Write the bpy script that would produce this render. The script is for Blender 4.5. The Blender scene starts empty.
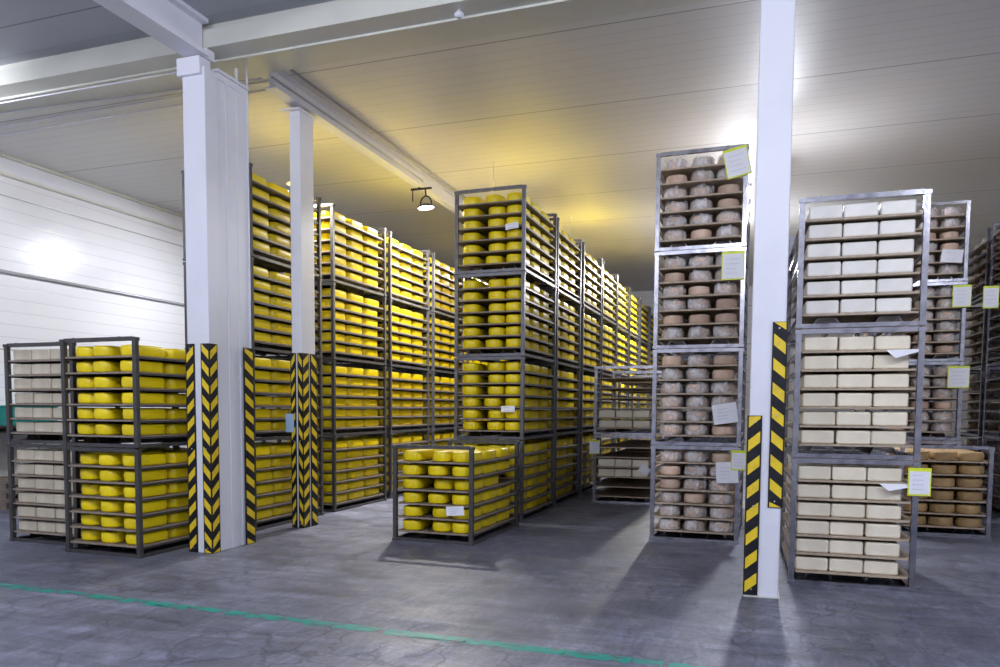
import bpy, bmesh, math, random
from mathutils import Vector, Matrix
from mathutils.bvhtree import BVHTree
random.seed(7)
R = math.radians
C = bpy.context.scene.collection
scene = bpy.context.scene

# ------------------------------------------------------------------ camera
F_PX, PX, PY = 772.37, 482.3, 458.7
PITCH, ROLL, YAW, EYE = R(-3.674), R(0.2945), R(19.529), 1.5
fw = Vector((-math.sin(YAW)*math.cos(PITCH), math.cos(YAW)*math.cos(PITCH), math.sin(PITCH)))
rt = Vector((math.cos(YAW), math.sin(YAW), 0)); up = rt.cross(fw)
r2 = rt*math.cos(ROLL)+up*math.sin(ROLL); u2 = -rt*math.sin(ROLL)+up*math.cos(ROLL)
cam_data = bpy.data.cameras.new('camera')
cam_data.sensor_fit = 'HORIZONTAL'; cam_data.sensor_width = 36
cam_data.lens = F_PX/1000*36
cam_data.shift_x = (500-PX)/1000; cam_data.shift_y = (PY-333.5)/1000
cam_data.clip_start = 0.05; cam_data.clip_end = 200
cam = bpy.data.objects.new('camera', cam_data); C.objects.link(cam)
cam.matrix_world = Matrix(((r2.x, u2.x, -fw.x, 0), (r2.y, u2.y, -fw.y, 0), (r2.z, u2.z, -fw.z, EYE), (0, 0, 0, 1)))
scene.camera = cam
CAM = Vector((0, 0, EYE))

# ------------------------------------------------------------------ world, exposure
w = bpy.data.worlds.new('world'); scene.world = w; w.use_nodes = True
w.node_tree.nodes['Background'].inputs[0].default_value = (0.5, 0.55, 0.7, 1)
w.node_tree.nodes['Background'].inputs[1].default_value = 0.05
scene.view_settings.view_transform = 'Standard'; scene.view_settings.look = 'None'
scene.view_settings.gamma = 1; scene.view_settings.use_curve_mapping = False
scene.view_settings.exposure = 0.12

def area(name, loc, target, size, power, col=(1, 1, 1), spread=180, sy=None):
    d = bpy.data.lights.new(name, 'AREA'); d.energy = power; d.size = size; d.color = col
    if sy: d.shape = 'RECTANGLE'; d.size_y = sy
    d.spread = R(spread)
    o = bpy.data.objects.new(name, d); C.objects.link(o); o.location = loc
    o.rotation_euler = (Vector(target)-Vector(loc)).to_track_quat('-Z', 'Y').to_euler()
    return o
COOL = (0.88, 0.91, 1.0); NEUT = (1.0, 0.97, 0.92)
# one floodlight on a beam, the rest unseen lamps, some added for glow: (lamp position, aim, power)
LAMPS = [((-5.25, 11.95, 4.80), (-4.75, 12.15, 0), 250, NEUT),
         ((-5.0, 18.2, 4.85), (-4.8, 17, 0), 200, NEUT),
         ((-4.02, 11.8, 4.62), (-3.3, 11.4, 0), 190, NEUT),  # unseen lamp set behind the stack tops for the ceiling glow
         ((-6.2, 9.55, 4.62), (-6.1, 9.9, 0), 100, NEUT),  # unseen lamp added to bounce yellow onto the ceiling, column hides it
         ((-3.66, 15.6, 4.58), (-3.0, 15.2, 0), 150, NEUT),
         ((-1.35, 19.0, 4.80), (-2.4, 18.2, 1), 330, NEUT),
         ((0.20, 12.6, 4.80), (0.1, 10.2, 0), 130, COOL),
         ((3.6, 9.5, 4.9), (2.6, 10.0, 1), 20, COOL),
         ((-8.9, 5.2, 4.75), (-11.2, 9.5, 3.0), 95, COOL),  # unseen lamp added outside the frame to brighten the left wall
         ((-8.6, 12.2, 4.6), (-10.3, 11.5, 1), 95, COOL)]
for p, t, e, c in LAMPS:
    area('floodlight_beam', p, t, 0.22, e, c, 165)
# unseen bulbs added behind the camera to fill rack fronts and ceiling
def bulb(name, loc, power, rad, col):
    d = bpy.data.lights.new(name, 'POINT'); d.energy = power; d.shadow_soft_size = rad; d.color = col
    o = bpy.data.objects.new(name, d); C.objects.link(o); o.location = loc; return o
FRONT = ((-6.6, 1.2, 260), (-3.4, 0.4, 280), (-0.4, 0.8, 250), (3.2, 2.2, 320))
for x, y, e in FRONT: bulb('front_fill_bulb', (x, y, 4.72), e, 0.2, COOL)
AISLE = ((0.22, 12.0, 4.35, 75), (-0.45, 16.5, 4.3, 150))  # unseen bulbs added to brighten the ceiling among the stacks
for x, y, z, e in AISLE: bulb('aisle_fill_bulb', (x, y, z), e, 0.12, COOL)

# ------------------------------------------------------------------ materials
def mat(name, col, rough=0.5, metal=0.0, spec=0.5, noise=None, bump=None, coat=0, emit=None):
    m = bpy.data.materials.new(name); m.use_nodes = True
    nt = m.node_tree; b = nt.nodes['Principled BSDF']
    b.inputs['Base Color'].default_value = (*col, 1)
    b.inputs['Roughness'].default_value = rough; b.inputs['Metallic'].default_value = metal
    b.inputs['Specular IOR Level'].default_value = spec; b.inputs['Coat Weight'].default_value = coat
    if emit: b.inputs['Emission Color'].default_value = (*emit[0], 1); b.inputs['Emission Strength'].default_value = emit[1]
    if noise:                          # (scale, second colour, amount, stretch)
        sc, c2, lo, hi = noise[:4]; st = noise[4] if len(noise) > 4 else (1, 1, 1)
        tc = nt.nodes.new('ShaderNodeTexCoord'); mp = nt.nodes.new('ShaderNodeMapping'); mp.inputs['Scale'].default_value = st
        n = nt.nodes.new('ShaderNodeTexNoise'); n.inputs['Scale'].default_value = sc; n.inputs['Detail'].default_value = 6
        r = nt.nodes.new('ShaderNodeValToRGB'); r.color_ramp.elements[0].position = lo; r.color_ramp.elements[1].position = hi
        r.color_ramp.elements[0].color = (*col, 1); r.color_ramp.elements[1].color = (*c2, 1)
        nt.links.new(tc.outputs['Object'], mp.inputs[0]); nt.links.new(mp.outputs[0], n.inputs['Vector'])
        nt.links.new(n.outputs['Fac'], r.inputs[0]); nt.links.new(r.outputs[0], b.inputs['Base Color'])
    if bump:                           # (scale, strength, stretch)
        tc = nt.nodes.new('ShaderNodeTexCoord'); mp = nt.nodes.new('ShaderNodeMapping')
        mp.inputs['Scale'].default_value = bump[2] if len(bump) > 2 else (1, 1, 1)
        n = nt.nodes.new('ShaderNodeTexNoise'); n.inputs['Scale'].default_value = bump[0]; n.inputs['Detail'].default_value = 4
        bp = nt.nodes.new('ShaderNodeBump'); bp.inputs['Strength'].default_value = bump[1]; bp.inputs['Distance'].default_value = 0.01
        nt.links.new(tc.outputs['Object'], mp.inputs[0]); nt.links.new(mp.outputs[0], n.inputs['Vector'])
        nt.links.new(n.outputs['Fac'], bp.inputs['Height']); nt.links.new(bp.outputs[0], b.inputs['Normal'])
    return m
def rnd_tint(m, lo=0.85, hi=1.12):     # every copy its own slight brightness
    nt = m.node_tree; b = nt.nodes['Principled BSDF']
    oi = nt.nodes.new('ShaderNodeObjectInfo'); mr = nt.nodes.new('ShaderNodeMapRange')
    mr.inputs['To Min'].default_value = lo; mr.inputs['To Max'].default_value = hi
    hs = nt.nodes.new('ShaderNodeHueSaturation')
    nt.links.new(oi.outputs['Random'], mr.inputs[0]); nt.links.new(mr.outputs[0], hs.inputs['Value'])
    lk = b.inputs['Base Color'].links
    if lk: nt.links.new(lk[0].from_socket, hs.inputs['Color'])
    else: hs.inputs['Color'].default_value = b.inputs['Base Color'].default_value
    nt.links.new(hs.outputs[0], b.inputs['Base Color'])
    return m
M = {}
M['yellow'] = rnd_tint(mat('yellow_wax', (0.88, 0.68, 0.004), 0.36, 0, 0.5, bump=(14, 0.25)), 0.9, 1.08)
M['pale'] = rnd_tint(mat('pale_cheese_rind', (0.86, 0.79, 0.64), 0.45, noise=(6, (0.76, 0.68, 0.54), 0.4, 0.75), bump=(20, 0.15)), 0.92, 1.05)
M['white'] = rnd_tint(mat('white_cheese_film', (0.86, 0.84, 0.80), 0.32, noise=(5, (0.78, 0.75, 0.68), 0.45, 0.8), bump=(20, 0.12)), 0.94, 1.04)
M['kraft'] = rnd_tint(mat('aged_block_rind', (0.62, 0.56, 0.44), 0.55, noise=(7, (0.50, 0.44, 0.33), 0.4, 0.7), bump=(18, 0.2)), 0.9, 1.08)
M['brown'] = rnd_tint(mat('brown_rind', (0.72, 0.54, 0.43), 0.6, noise=(9, (0.54, 0.37, 0.27), 0.35, 0.75), bump=(25, 0.4)), 0.8, 1.2)
M['tan'] = rnd_tint(mat('tan_rind', (0.50, 0.33, 0.14), 0.55, noise=(9, (0.38, 0.24, 0.12), 0.4, 0.8), bump=(25, 0.3)), 0.85, 1.1)
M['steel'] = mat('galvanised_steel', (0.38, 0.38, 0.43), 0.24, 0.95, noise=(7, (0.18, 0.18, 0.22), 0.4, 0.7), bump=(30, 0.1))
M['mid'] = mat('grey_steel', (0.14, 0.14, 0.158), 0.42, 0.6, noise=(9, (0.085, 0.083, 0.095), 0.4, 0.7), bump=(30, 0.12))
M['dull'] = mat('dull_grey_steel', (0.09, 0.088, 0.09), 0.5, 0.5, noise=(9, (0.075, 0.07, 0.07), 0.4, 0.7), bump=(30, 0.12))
M['board'] = mat('shelf_board_wood', (0.50, 0.41, 0.31), 0.6, noise=(3, (0.38, 0.29, 0.21), 0.35, 0.75, (6, 1, 6)), bump=(8, 0.15, (8, 1, 8)))
M['darkboard'] = mat('grey_brown_shelf_board', (0.30, 0.24, 0.195), 0.6, noise=(3, (0.20, 0.16, 0.13), 0.35, 0.75, (6, 1, 6)), bump=(8, 0.15, (8, 1, 8)))
M['paint'] = mat('white_paint', (0.74, 0.75, 0.83), 0.42, noise=(2.2, (0.66, 0.67, 0.75), 0.5, 0.9), bump=(6, 0.05))
M['cream'] = mat('cream_paint', (0.66, 0.66, 0.60), 0.4, noise=(2, (0.58, 0.58, 0.52), 0.45, 0.85))
M['black'] = mat('black_rubber', (0.009, 0.009, 0.014), 0.5, 0, 0.3, noise=(12, (0.022, 0.022, 0.028), 0.5, 0.8))
M['hazard'] = mat('hazard_yellow', (0.80, 0.58, 0.02), 0.4, noise=(18, (0.62, 0.44, 0.03), 0.5, 0.8))
M['paper'] = mat('white_paper', (0.82, 0.83, 0.90), 0.5)
M['ink'] = mat('grey_print', (0.56, 0.57, 0.66), 0.6)
M['neon'] = mat('neon_yellow_plastic', (0.72, 0.82, 0.04), 0.35)
M['lens'] = mat('lamp_glass', (0.9, 0.9, 0.9), 0.2, emit=((1, 0.98, 0.94), 9))
M['conduit'] = mat('grey_conduit', (0.42, 0.42, 0.44), 0.4, 0.3)
M['teal'] = mat('teal_plastic', (0.02, 0.25, 0.24), 0.4)
M['bluecard'] = mat('pale_blue_plastic', (0.38, 0.55, 0.78), 0.35)
M['wood'] = mat('pallet_wood', (0.20, 0.16, 0.12), 0.7, noise=(6, (0.12, 0.10, 0.08), 0.4, 0.7))
M['screw'] = mat('bolt_steel', (0.55, 0.55, 0.6), 0.35, 0.8)

def film():
    m = bpy.data.materials.new('crumpled_plastic_film'); m.use_nodes = True; nt = m.node_tree
    b = nt.nodes['Principled BSDF']; b.inputs['Base Color'].default_value = (0.85, 0.85, 0.88, 1); b.inputs['Roughness'].default_value = 0.22
    t = nt.nodes.new('ShaderNodeBsdfTransparent'); mx = nt.nodes.new('ShaderNodeMixShader')
    tc = nt.nodes.new('ShaderNodeTexCoord'); n = nt.nodes.new('ShaderNodeTexNoise'); n.inputs['Scale'].default_value = 10; n.inputs['Detail'].default_value = 4
    r = nt.nodes.new('ShaderNodeMapRange'); r.inputs['From Min'].default_value = 0.35; r.inputs['From Max'].default_value = 0.7
    r.inputs['To Min'].default_value = 0.08; r.inputs['To Max'].default_value = 0.75
    bp = nt.nodes.new('ShaderNodeBump'); bp.inputs['Strength'].default_value = 0.9; bp.inputs['Distance'].default_value = 0.012
    nt.links.new(tc.outputs['Object'], n.inputs['Vector']); nt.links.new(n.outputs['Fac'], r.inputs[0]); nt.links.new(n.outputs['Fac'], bp.inputs['Height'])
    nt.links.new(bp.outputs[0], b.inputs['Normal']); nt.links.new(r.outputs[0], mx.inputs[0])
    nt.links.new(t.outputs[0], mx.inputs[1]); nt.links.new(b.outputs[0], mx.inputs[2])
    nt.links.new(mx.outputs[0], nt.nodes['Material Output'].inputs[0])
    return m
M['film'] = film()

def concrete():
    m = bpy.data.materials.new('worn_concrete'); m.use_nodes = True; nt = m.node_tree; N = nt.nodes; L = nt.links
    b = N['Principled BSDF']; tc = N.new('ShaderNodeTexCoord')
    def noise(sc, det, st, rot=0, dist=0):
        mp = N.new('ShaderNodeMapping'); mp.inputs['Scale'].default_value = st; mp.inputs['Rotation'].default_value = (0, 0, rot)
        n = N.new('ShaderNodeTexNoise'); n.inputs['Scale'].default_value = sc; n.inputs['Detail'].default_value = det; n.inputs['Distortion'].default_value = dist
        L.new(tc.outputs['Object'], mp.inputs[0]); L.new(mp.outputs[0], n.inputs['Vector']); return n
    def ramp(src, a, bb, c1, c2):
        r = N.new('ShaderNodeValToRGB'); r.color_ramp.elements[0].position = a; r.color_ramp.elements[1].position = bb
        r.color_ramp.elements[0].color = (*c1, 1); r.color_ramp.elements[1].color = (*c2, 1); L.new(src, r.inputs[0]); return r
    def mix(mode, f, a, c):
        x = N.new('ShaderNodeMixRGB'); x.blend_type = mode
        if isinstance(f, (int, float)): x.inputs[0].default_value = f
        else: L.new(f, x.inputs[0])
        L.new(a, x.inputs[1]); L.new(c, x.inputs[2]); return x
    base = ramp(noise(0.8, 8, (1, 1, 1), 0, 0.6).outputs['Fac'], 0.3, 0.72, (0.098, 0.104, 0.150), (0.205, 0.213, 0.285))
    scr = ramp(noise(1.3, 9, (0.7, 3.2, 1), 0.55, 1.6).outputs['Fac'], 0.42, 0.72, (0.78, 0.78, 0.78), (1.4, 1.4, 1.42))
    scr2 = ramp(noise(2.6, 9, (3.0, 0.8, 1), -0.5, 2.2).outputs['Fac'], 0.46, 0.70, (0.84, 0.84, 0.84), (1.3, 1.3, 1.32))
    fine = ramp(noise(38, 4, (1, 1, 1)).outputs['Fac'], 0.35, 0.7, (0.76, 0.76, 0.76), (1.2, 1.2, 1.2))
    vo = N.new('ShaderNodeTexVoronoi'); vo.feature = 'DISTANCE_TO_EDGE'; vo.inputs['Scale'].default_value = 3.2
    dn = noise(4, 5, (1, 1, 1)); mv = N.new('ShaderNodeMixRGB'); mv.inputs[0].default_value = 0.22
    L.new(tc.outputs['Object'], mv.inputs[1]); L.new(dn.outputs['Color'], mv.inputs[2]); L.new(mv.outputs[0], vo.inputs['Vector'])
    crack = ramp(vo.outputs['Distance'], 0.0, 0.035, (0.5, 0.5, 0.52), (1, 1, 1))
    cm = ramp(noise(0.5, 3, (1, 1, 1), 1.0).outputs['Fac'], 0.42, 0.56, (0, 0, 0), (1, 1, 1))
    c = mix('MULTIPLY', 0.8, base.outputs[0], scr.outputs[0]); c = mix('MULTIPLY', 0.8, c.outputs[0], scr2.outputs[0])
    c = mix('MULTIPLY', 0.8, c.outputs[0], fine.outputs[0]); c = mix('MULTIPLY', cm.outputs[0], c.outputs[0], crack.outputs[0])
    L.new(c.outputs[0], b.inputs['Base Color'])
    rr = ramp(noise(3, 6, (1, 1, 1)).outputs['Fac'], 0.3, 0.7, (0.33, 0.33, 0.33), (0.6, 0.6, 0.6)); L.new(rr.outputs[0], b.inputs['Roughness'])
    bp = N.new('ShaderNodeBump'); bp.inputs['Strength'].default_value = 0.12; bp.inputs['Distance'].default_value = 0.01
    L.new(fine.outputs[0], bp.inputs['Height']); L.new(bp.outputs[0], b.inputs['Normal'])
    return m
M['floor'] = concrete()

def panel_mat(name, col, axis, pitch, wide, rough):     # sandwich panels: fine ribs plus a darker joint at every 'wide'
    m = bpy.data.materials.new(name); m.use_nodes = True; nt = m.node_tree; N = nt.nodes; L = nt.links
    b = N['Principled BSDF']; b.inputs['Roughness'].default_value = rough
    tc = N.new('ShaderNodeTexCoord'); sp = N.new('ShaderNodeSeparateXYZ'); L.new(tc.outputs['Object'], sp.inputs[0])
    def lines(p, half):
        d = N.new('ShaderNodeMath'); d.operation = 'DIVIDE'; d.inputs[1].default_value = p; L.new(sp.outputs[axis], d.inputs[0])
        f = N.new('ShaderNodeMath'); f.operation = 'PINGPONG'; f.inputs[1].default_value = 0.5; L.new(d.outputs[0], f.inputs[0])
        r = N.new('ShaderNodeMapRange'); r.inputs['From Min'].default_value = 0; r.inputs['From Max'].default_value = half/p; L.new(f.outputs[0], r.inputs[0]); return r
    a = lines(pitch, 0.012); c = lines(wide, 0.016)
    mr = N.new('ShaderNodeMapRange'); mr.inputs['To Min'].default_value = 0.80; mr.inputs['To Max'].default_value = 1; L.new(a.outputs[0], mr.inputs[0])
    mr2 = N.new('ShaderNodeMapRange'); mr2.inputs['To Min'].default_value = 0.35; mr2.inputs['To Max'].default_value = 1; L.new(c.outputs[0], mr2.inputs[0])
    mu = N.new('ShaderNodeMath'); mu.operation = 'MULTIPLY'; L.new(mr.outputs[0], mu.inputs[0]); L.new(mr2.outputs[0], mu.inputs[1])
    vm = N.new('ShaderNodeVectorMath'); vm.operation = 'SCALE'; vm.inputs[0].default_value = col; L.new(mu.outputs[0], vm.inputs['Scale'])
    L.new(vm.outputs[0], b.inputs['Base Color'])
    bp = N.new('ShaderNodeBump'); bp.inputs['Strength'].default_value = 0.5; bp.inputs['Distance'].default_value = 0.006
    L.new(mu.outputs[0], bp.inputs['Height']); L.new(bp.outputs[0], b.inputs['Normal'])
    return m
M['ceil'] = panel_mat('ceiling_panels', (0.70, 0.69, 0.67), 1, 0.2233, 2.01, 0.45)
M['ceilnear_shade'] = panel_mat('ceiling_panels_near_shaded', (0.40, 0.42, 0.47), 1, 0.5, 1.0, 0.45)  # darker, bluer colour stands in for the weaker light on the near ceiling
M['wall'] = panel_mat('wall_panels', (0.76, 0.76, 0.80), 2, 0.2, 1.2, 0.3)

# ------------------------------------------------------------------ mesh helpers
def box(bm, x0, x1, y0, y1, z0, z1, mi=0, bev=0):
    vs = [bm.verts.new(p) for p in ((x0,y0,z0),(x1,y0,z0),(x1,y1,z0),(x0,y1,z0),(x0,y0,z1),(x1,y0,z1),(x1,y1,z1),(x0,y1,z1))]
    fs = [bm.faces.new([vs[i] for i in f]) for f in ((0,3,2,1),(4,5,6,7),(0,1,5,4),(1,2,6,5),(2,3,7,6),(3,0,4,7))]
    for f in fs: f.material_index = mi
    if bev:
        r = bmesh.ops.bevel(bm, geom=list({e for f in fs for e in f.edges}), offset=bev, segments=3, affect='EDGES', profile=0.5)
        for f in r['faces']: f.material_index = mi; f.smooth = True
def obox(bm, c, s, rot, mi=0):          # oriented box
    n0 = len(bm.verts); box(bm, -s[0]/2, s[0]/2, -s[1]/2, s[1]/2, -s[2]/2, s[2]/2, mi); bm.verts.ensure_lookup_table()
    m = Matrix.Translation(c) @ rot.to_4x4()
    for v in bm.verts[n0:]: v.co = m @ v.co
def prism(bm, pts, axis, a, b, mi=0):   # polygon extruded along an axis: pts are the two other coordinates in cyclic order
    def P(p, t): return {0: (t, p[0], p[1]), 1: (p[0], t, p[1]), 2: (p[0], p[1], t)}[axis]
    A = [bm.verts.new(P(p, a)) for p in pts]; B = [bm.verts.new(P(p, b)) for p in pts]; n = len(pts)
    fs = [bm.faces.new(A), bm.faces.new(B[::-1])]+[bm.faces.new((A[i], B[i], B[(i+1) % n], A[(i+1) % n])) for i in range(n)]
    for f in fs: f.material_index = mi
    bmesh.ops.recalc_face_normals(bm, faces=fs)
def tube(bm, pts, r, seg=8, mi=0):
    prev = None
    for i, p in enumerate(pts):
        p = Vector(p); d = (Vector(pts[min(i+1, len(pts)-1)])-Vector(pts[max(i-1, 0)])).normalized()
        q = d.to_track_quat('Z', 'Y'); ring = [bm.verts.new(p+q @ Vector((r*math.cos(t*2*math.pi/seg), r*math.sin(t*2*math.pi/seg), 0))) for t in range(seg)]
        if prev:
            for k in range(seg):
                f = bm.faces.new((prev[k], prev[(k+1) % seg], ring[(k+1) % seg], ring[k])); f.smooth = True; f.material_index = mi
        else: bm.faces.new(ring[::-1]).material_index = mi
        prev = ring
    bm.faces.new(prev).material_index = mi
def lathe(bm, prof, seg, jit=None, mi=0):
    rings = []
    for j, (r, z) in enumerate(prof):
        rings.append([bm.verts.new((((r+(jit(j, k) if jit else 0))*math.cos(2*math.pi*k/seg)), ((r+(jit(j, k) if jit else 0))*math.sin(2*math.pi*k/seg)), z)) for k in range(seg)])
    for a, b in zip(rings, rings[1:]):
        for k in range(seg):
            f = bm.faces.new((a[k], a[(k+1) % seg], b[(k+1) % seg], b[k])); f.smooth = True; f.material_index = mi
    bm.faces.new(rings[0][::-1]).material_index = mi; bm.faces.new(rings[-1]).material_index = mi
def mesh(name, bm, mats):
    me = bpy.data.meshes.new(name); bm.to_mesh(me); bm.free()
    for m in (mats if isinstance(mats, list) else [mats]): me.materials.append(m)
    return me
def obj(name, me, parent=None, loc=(0, 0, 0), rz=0, mats=None):
    if isinstance(me, bmesh.types.BMesh): me = mesh(name, me, mats)
    o = bpy.data.objects.new(name, me); C.objects.link(o); o.parent = parent; o.location = loc; o.rotation_euler = (0, 0, rz); return o
def tag(o, label=None, cat=None, group=None, kind=None):
    if label: o['label'] = label
    if cat: o['category'] = cat
    if group: o['group'] = group
    if kind: o['kind'] = kind
    return o
def empty(name, loc, rz=0):
    o = bpy.data.objects.new(name, None); C.objects.link(o); o.location = loc; o.rotation_euler = (0, 0, rz); o.empty_display_size = 0.1; return o
def struct(name, bm, m): return tag(obj(name, bm, mats=m), kind='structure')

# ------------------------------------------------------------------ the room
XL, XR, YB, YF, ZC = -11.2, 7.0, 26.0, -4.0, 5.4
bm = bmesh.new(); box(bm, XL, XR, YF, YB, -0.2, 0); struct('floor', bm, M['floor'])
bm = bmesh.new(); box(bm, XL, XR, 7.75, YB, ZC, ZC+0.22); struct('ceiling', bm, M['ceil'])
bm = bmesh.new(); box(bm, XL, XR, YF, 7.0, 5.34, 5.62); struct('ceiling', bm, M['ceilnear_shade'])
bm = bmesh.new(); box(bm, XL, XR, 7.0, 7.75, 5.32, 5.62); struct('trim_1', bm, M['cream'])
bm = bmesh.new(); box(bm, XL-0.2, XL, YF, YB, 0, 5.62); struct('wall_left', bm, M['wall'])
bm = bmesh.new(); box(bm, XR, XR+0.2, YF, YB, 0, 5.62); struct('wall_right', bm, M['wall'])
bm = bmesh.new(); box(bm, XL-0.2, XR+0.2, YB, YB+0.2, 0, 5.6); struct('wall_back', bm, M['wall'])
bm = bmesh.new(); box(bm, XL-0.2, XR+0.2, YF-0.2, YF, 0, 5.82); struct('wall_front', bm, M['wall'])
# boxed cornice where the left wall meets the ceiling, with a narrow darker lip below
bm = bmesh.new(); box(bm, XL, XL+0.06, 7.6, YB, 5.13, ZC); struct('trim_2', bm, M['paint'])
bm = bmesh.new(); box(bm, XL, XL+0.10, 7.6, YB, 5.09, 5.13); box(bm, XL+0.06, XL+0.12, 7.6, YB, 5.36, ZC); struct('trim_3', bm, M['cream'])
# steel beams
def ibeam(name, axis, c, a, b, z0, z1, w, m, fl=0.025, web=0.02):
    bm = bmesh.new()
    for (w0, w1, q0, q1) in ((-w/2, w/2, z0, z0+fl), (-w/2, w/2, z1-fl, z1), (-web/2, web/2, z0+fl, z1-fl)):
        if axis == 0: box(bm, a, b, c+w0, c+w1, q0, q1)
        else: box(bm, c+w0, c+w1, a, b, q0, q1)
    return struct(name, bm, m)
bm = bmesh.new(); box(bm, XL, XR, 6.56, 6.82, 5.08, 5.25); box(bm, XL, XR, 6.64, 6.82, 5.25, 5.339); box(bm, XL, XR, 6.82, 6.84, 5.06, 5.14); struct('ceiling_beam', bm, M['cream'])
bm = bmesh.new(); box(bm, -5.46, -5.22, YF, 6.54, 4.98, 5.02); box(bm, -5.38, -5.30, YF, 6.54, 5.02, 5.30); box(bm, -5.46, -5.22, YF, 6.54, 5.30, 5.339); struct('ceiling_beam', bm, M['paint'])
ibeam('ceiling_beam', 1, -5.36, 7.76, YB, 5.16, ZC-0.001, 0.16, M['paint'])

# ------------------------------------------------------------------ columns with corner guards
def guard(parent, cx, cy, sx, sy, z0, z1, wx=0.1, wy=0.1, ph=0.0, pitch=0.19, hgt=0.09, rise=0.075):
    """L-shaped rubber guard round the corner (cx,cy); the legs run back along the two faces (sx, sy = which way the faces lie)."""
    bm = bmesh.new(); t = 0.012; e = 0.001
    fy = cy-sy*t                         # outer plane of the x-leg
    fx = cx-sx*t
    box(bm, *sorted((fx, cx+sx*wx)), *sorted((fy, cy)), z0, z1)
    box(bm, *sorted((fx, cx)), *sorted((cy, cy+sy*wy)), z0, z1)
    z = z0+0.03+ph
    def strip(pl, a, b, axis):           # stripes fall towards the corner; b is the far side
        n = int((z1-z0)/pitch)+2
        for k in range(-1, n):
            za = z0+0.02+ph+k*pitch
            q = [(a, za), (b, za+rise), (b, za+rise+hgt), (a, za+hgt)]
            q = [(p, min(max(zz, z0+0.004), z1-0.004)) for p, zz in q]
            if q[3][1]-q[0][1] < 0.02 and q[2][1]-q[1][1] < 0.02: continue
            if axis == 1: P = [(p, pl, zz) for p, zz in q]; D = (0, -sy*0.0015, 0)
            else: P = [(pl, p, zz) for p, zz in q]; D = (-sx*0.0015, 0, 0)
            A = [bm.verts.new(Vector(p)) for p in P]; B = [bm.verts.new(Vector(p)+Vector(D)) for p in P]
            try:
                fs = [bm.faces.new(A), bm.faces.new(B[::-1])]+[bm.faces.new((A[i], B[i], B[(i+1) % 4], A[(i+1) % 4])) for i in range(4)]
                for f in fs: f.material_index = 1
                bmesh.ops.recalc_face_normals(bm, faces=fs)
            except ValueError: pass
    strip(fy, cx, cx+sx*(wx-0.012), 1)
    strip(fx, cy, cy+sy*(wy-0.012), 0)
    o = obj('corner_guard', bm, parent, mats=[M['black'], M['hazard']])
    b2 = bmesh.new()
    for zz in (z0+0.05, (z0+z1)/2, z1-0.05):
        obox(b2, Vector((cx+sx*wx*0.5, fy-sy*0.003, zz)), (0.012, 0.008, 0.012), Matrix.Identity(3))
    obj('bolt', b2, o, mats=M['screw'])
    return o
# right column
t = tag(empty('steel_column', (0.07, 6.67, 0)), 'tall square white steel column in the right foreground with two staggered striped guards', 'column', kind='structure')
def rel(o): return o.location
bm = bmesh.new(); box(bm, -0.128, 0.128, -0.128, 0.128, 0.0, 5.338, bev=0.012)
obj('shaft', bm, t, mats=M['paint'])
bm = bmesh.new(); box(bm, -0.137, 0.137, -0.15, 0.15, 0, 0.01); obj('base_plate', bm, t, mats=M['cream'])
guard(t, -0.129, -0.129, 1, 1, 0.012, 1.46)
guard(t, 0.129, -0.129, -1, 1, 0.73, 2.195, ph=0.05)
# left double column: X -5.52..-5.25, Y 6.5..7.2
t = tag(empty('steel_column', (-5.385, 6.6, 0)), 'wide white double column on the left with infill panel between two shafts', 'column', kind='structure')
bm = bmesh.new(); box(bm, -0.135, 0.135, -0.10, 0.10, 0, 4.88, bev=0.008); obj('shaft', bm, t, mats=M['paint'])
bm = bmesh.new(); box(bm, -0.12, 0.12, 0.42, 0.60, 0, 4.90, bev=0.006); box(bm, 0.12, 0.135, 0.585, 0.60, 0, 5.315); obj('shaft', bm, t, mats=M['paint'])
bm = bmesh.new(); box(bm, 0.095, 0.115, 0.10, 0.42, 0, 4.90); box(bm, -0.115, -0.095, 0.10, 0.42, 0, 4.90); box(bm, 0.115, 0.122, 0.24, 0.26, 0, 4.90); obj('infill_panel', bm, t, mats=M['paint'])
bm = bmesh.new()     # sloping plate on top of the panel, corbel box and stub that carries the beam
box(bm, -0.12, 0.16, 0.08, 0.585, 4.90, 4.925); box(bm, 0.10, 0.128, 0.101, 0.585, 4.84, 4.90); obj('cap_plate', bm, t, mats=M['paint'])
bm = bmesh.new(); box(bm, -0.17, 0.11, -0.14, 0.03, 4.80, 4.975, bev=0.008); obj('corbel', bm, t, mats=M['paint'])
bm = bmesh.new(); box(bm, 0.06, 0.135, -0.055, 0.06, 4.976, 5.07); obj('bracket', bm, t, mats=M['paint'])
bm = bmesh.new(); box(bm, 0.12, 0.135, 0.40, 0.43, 4.86, 5.06); obj('hanger_strap', bm, t, mats=M['paint'])
guard(t, -0.136, -0.101, 1, 1, 0.002, 2.15, 0.095, 0.08, 0, 0.176, 0.083, 0.085)
guard(t, 0.136, -0.101, -1, 1, 0.002, 2.15, 0.095, 0.115, 0.03, 0.176, 0.083, 0.09)
guard(t, 0.136, 0.601, -1, -1, 0.002, 2.15, 0.08, 0.15, 0.06, 0.176, 0.083, 0.085)
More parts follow.
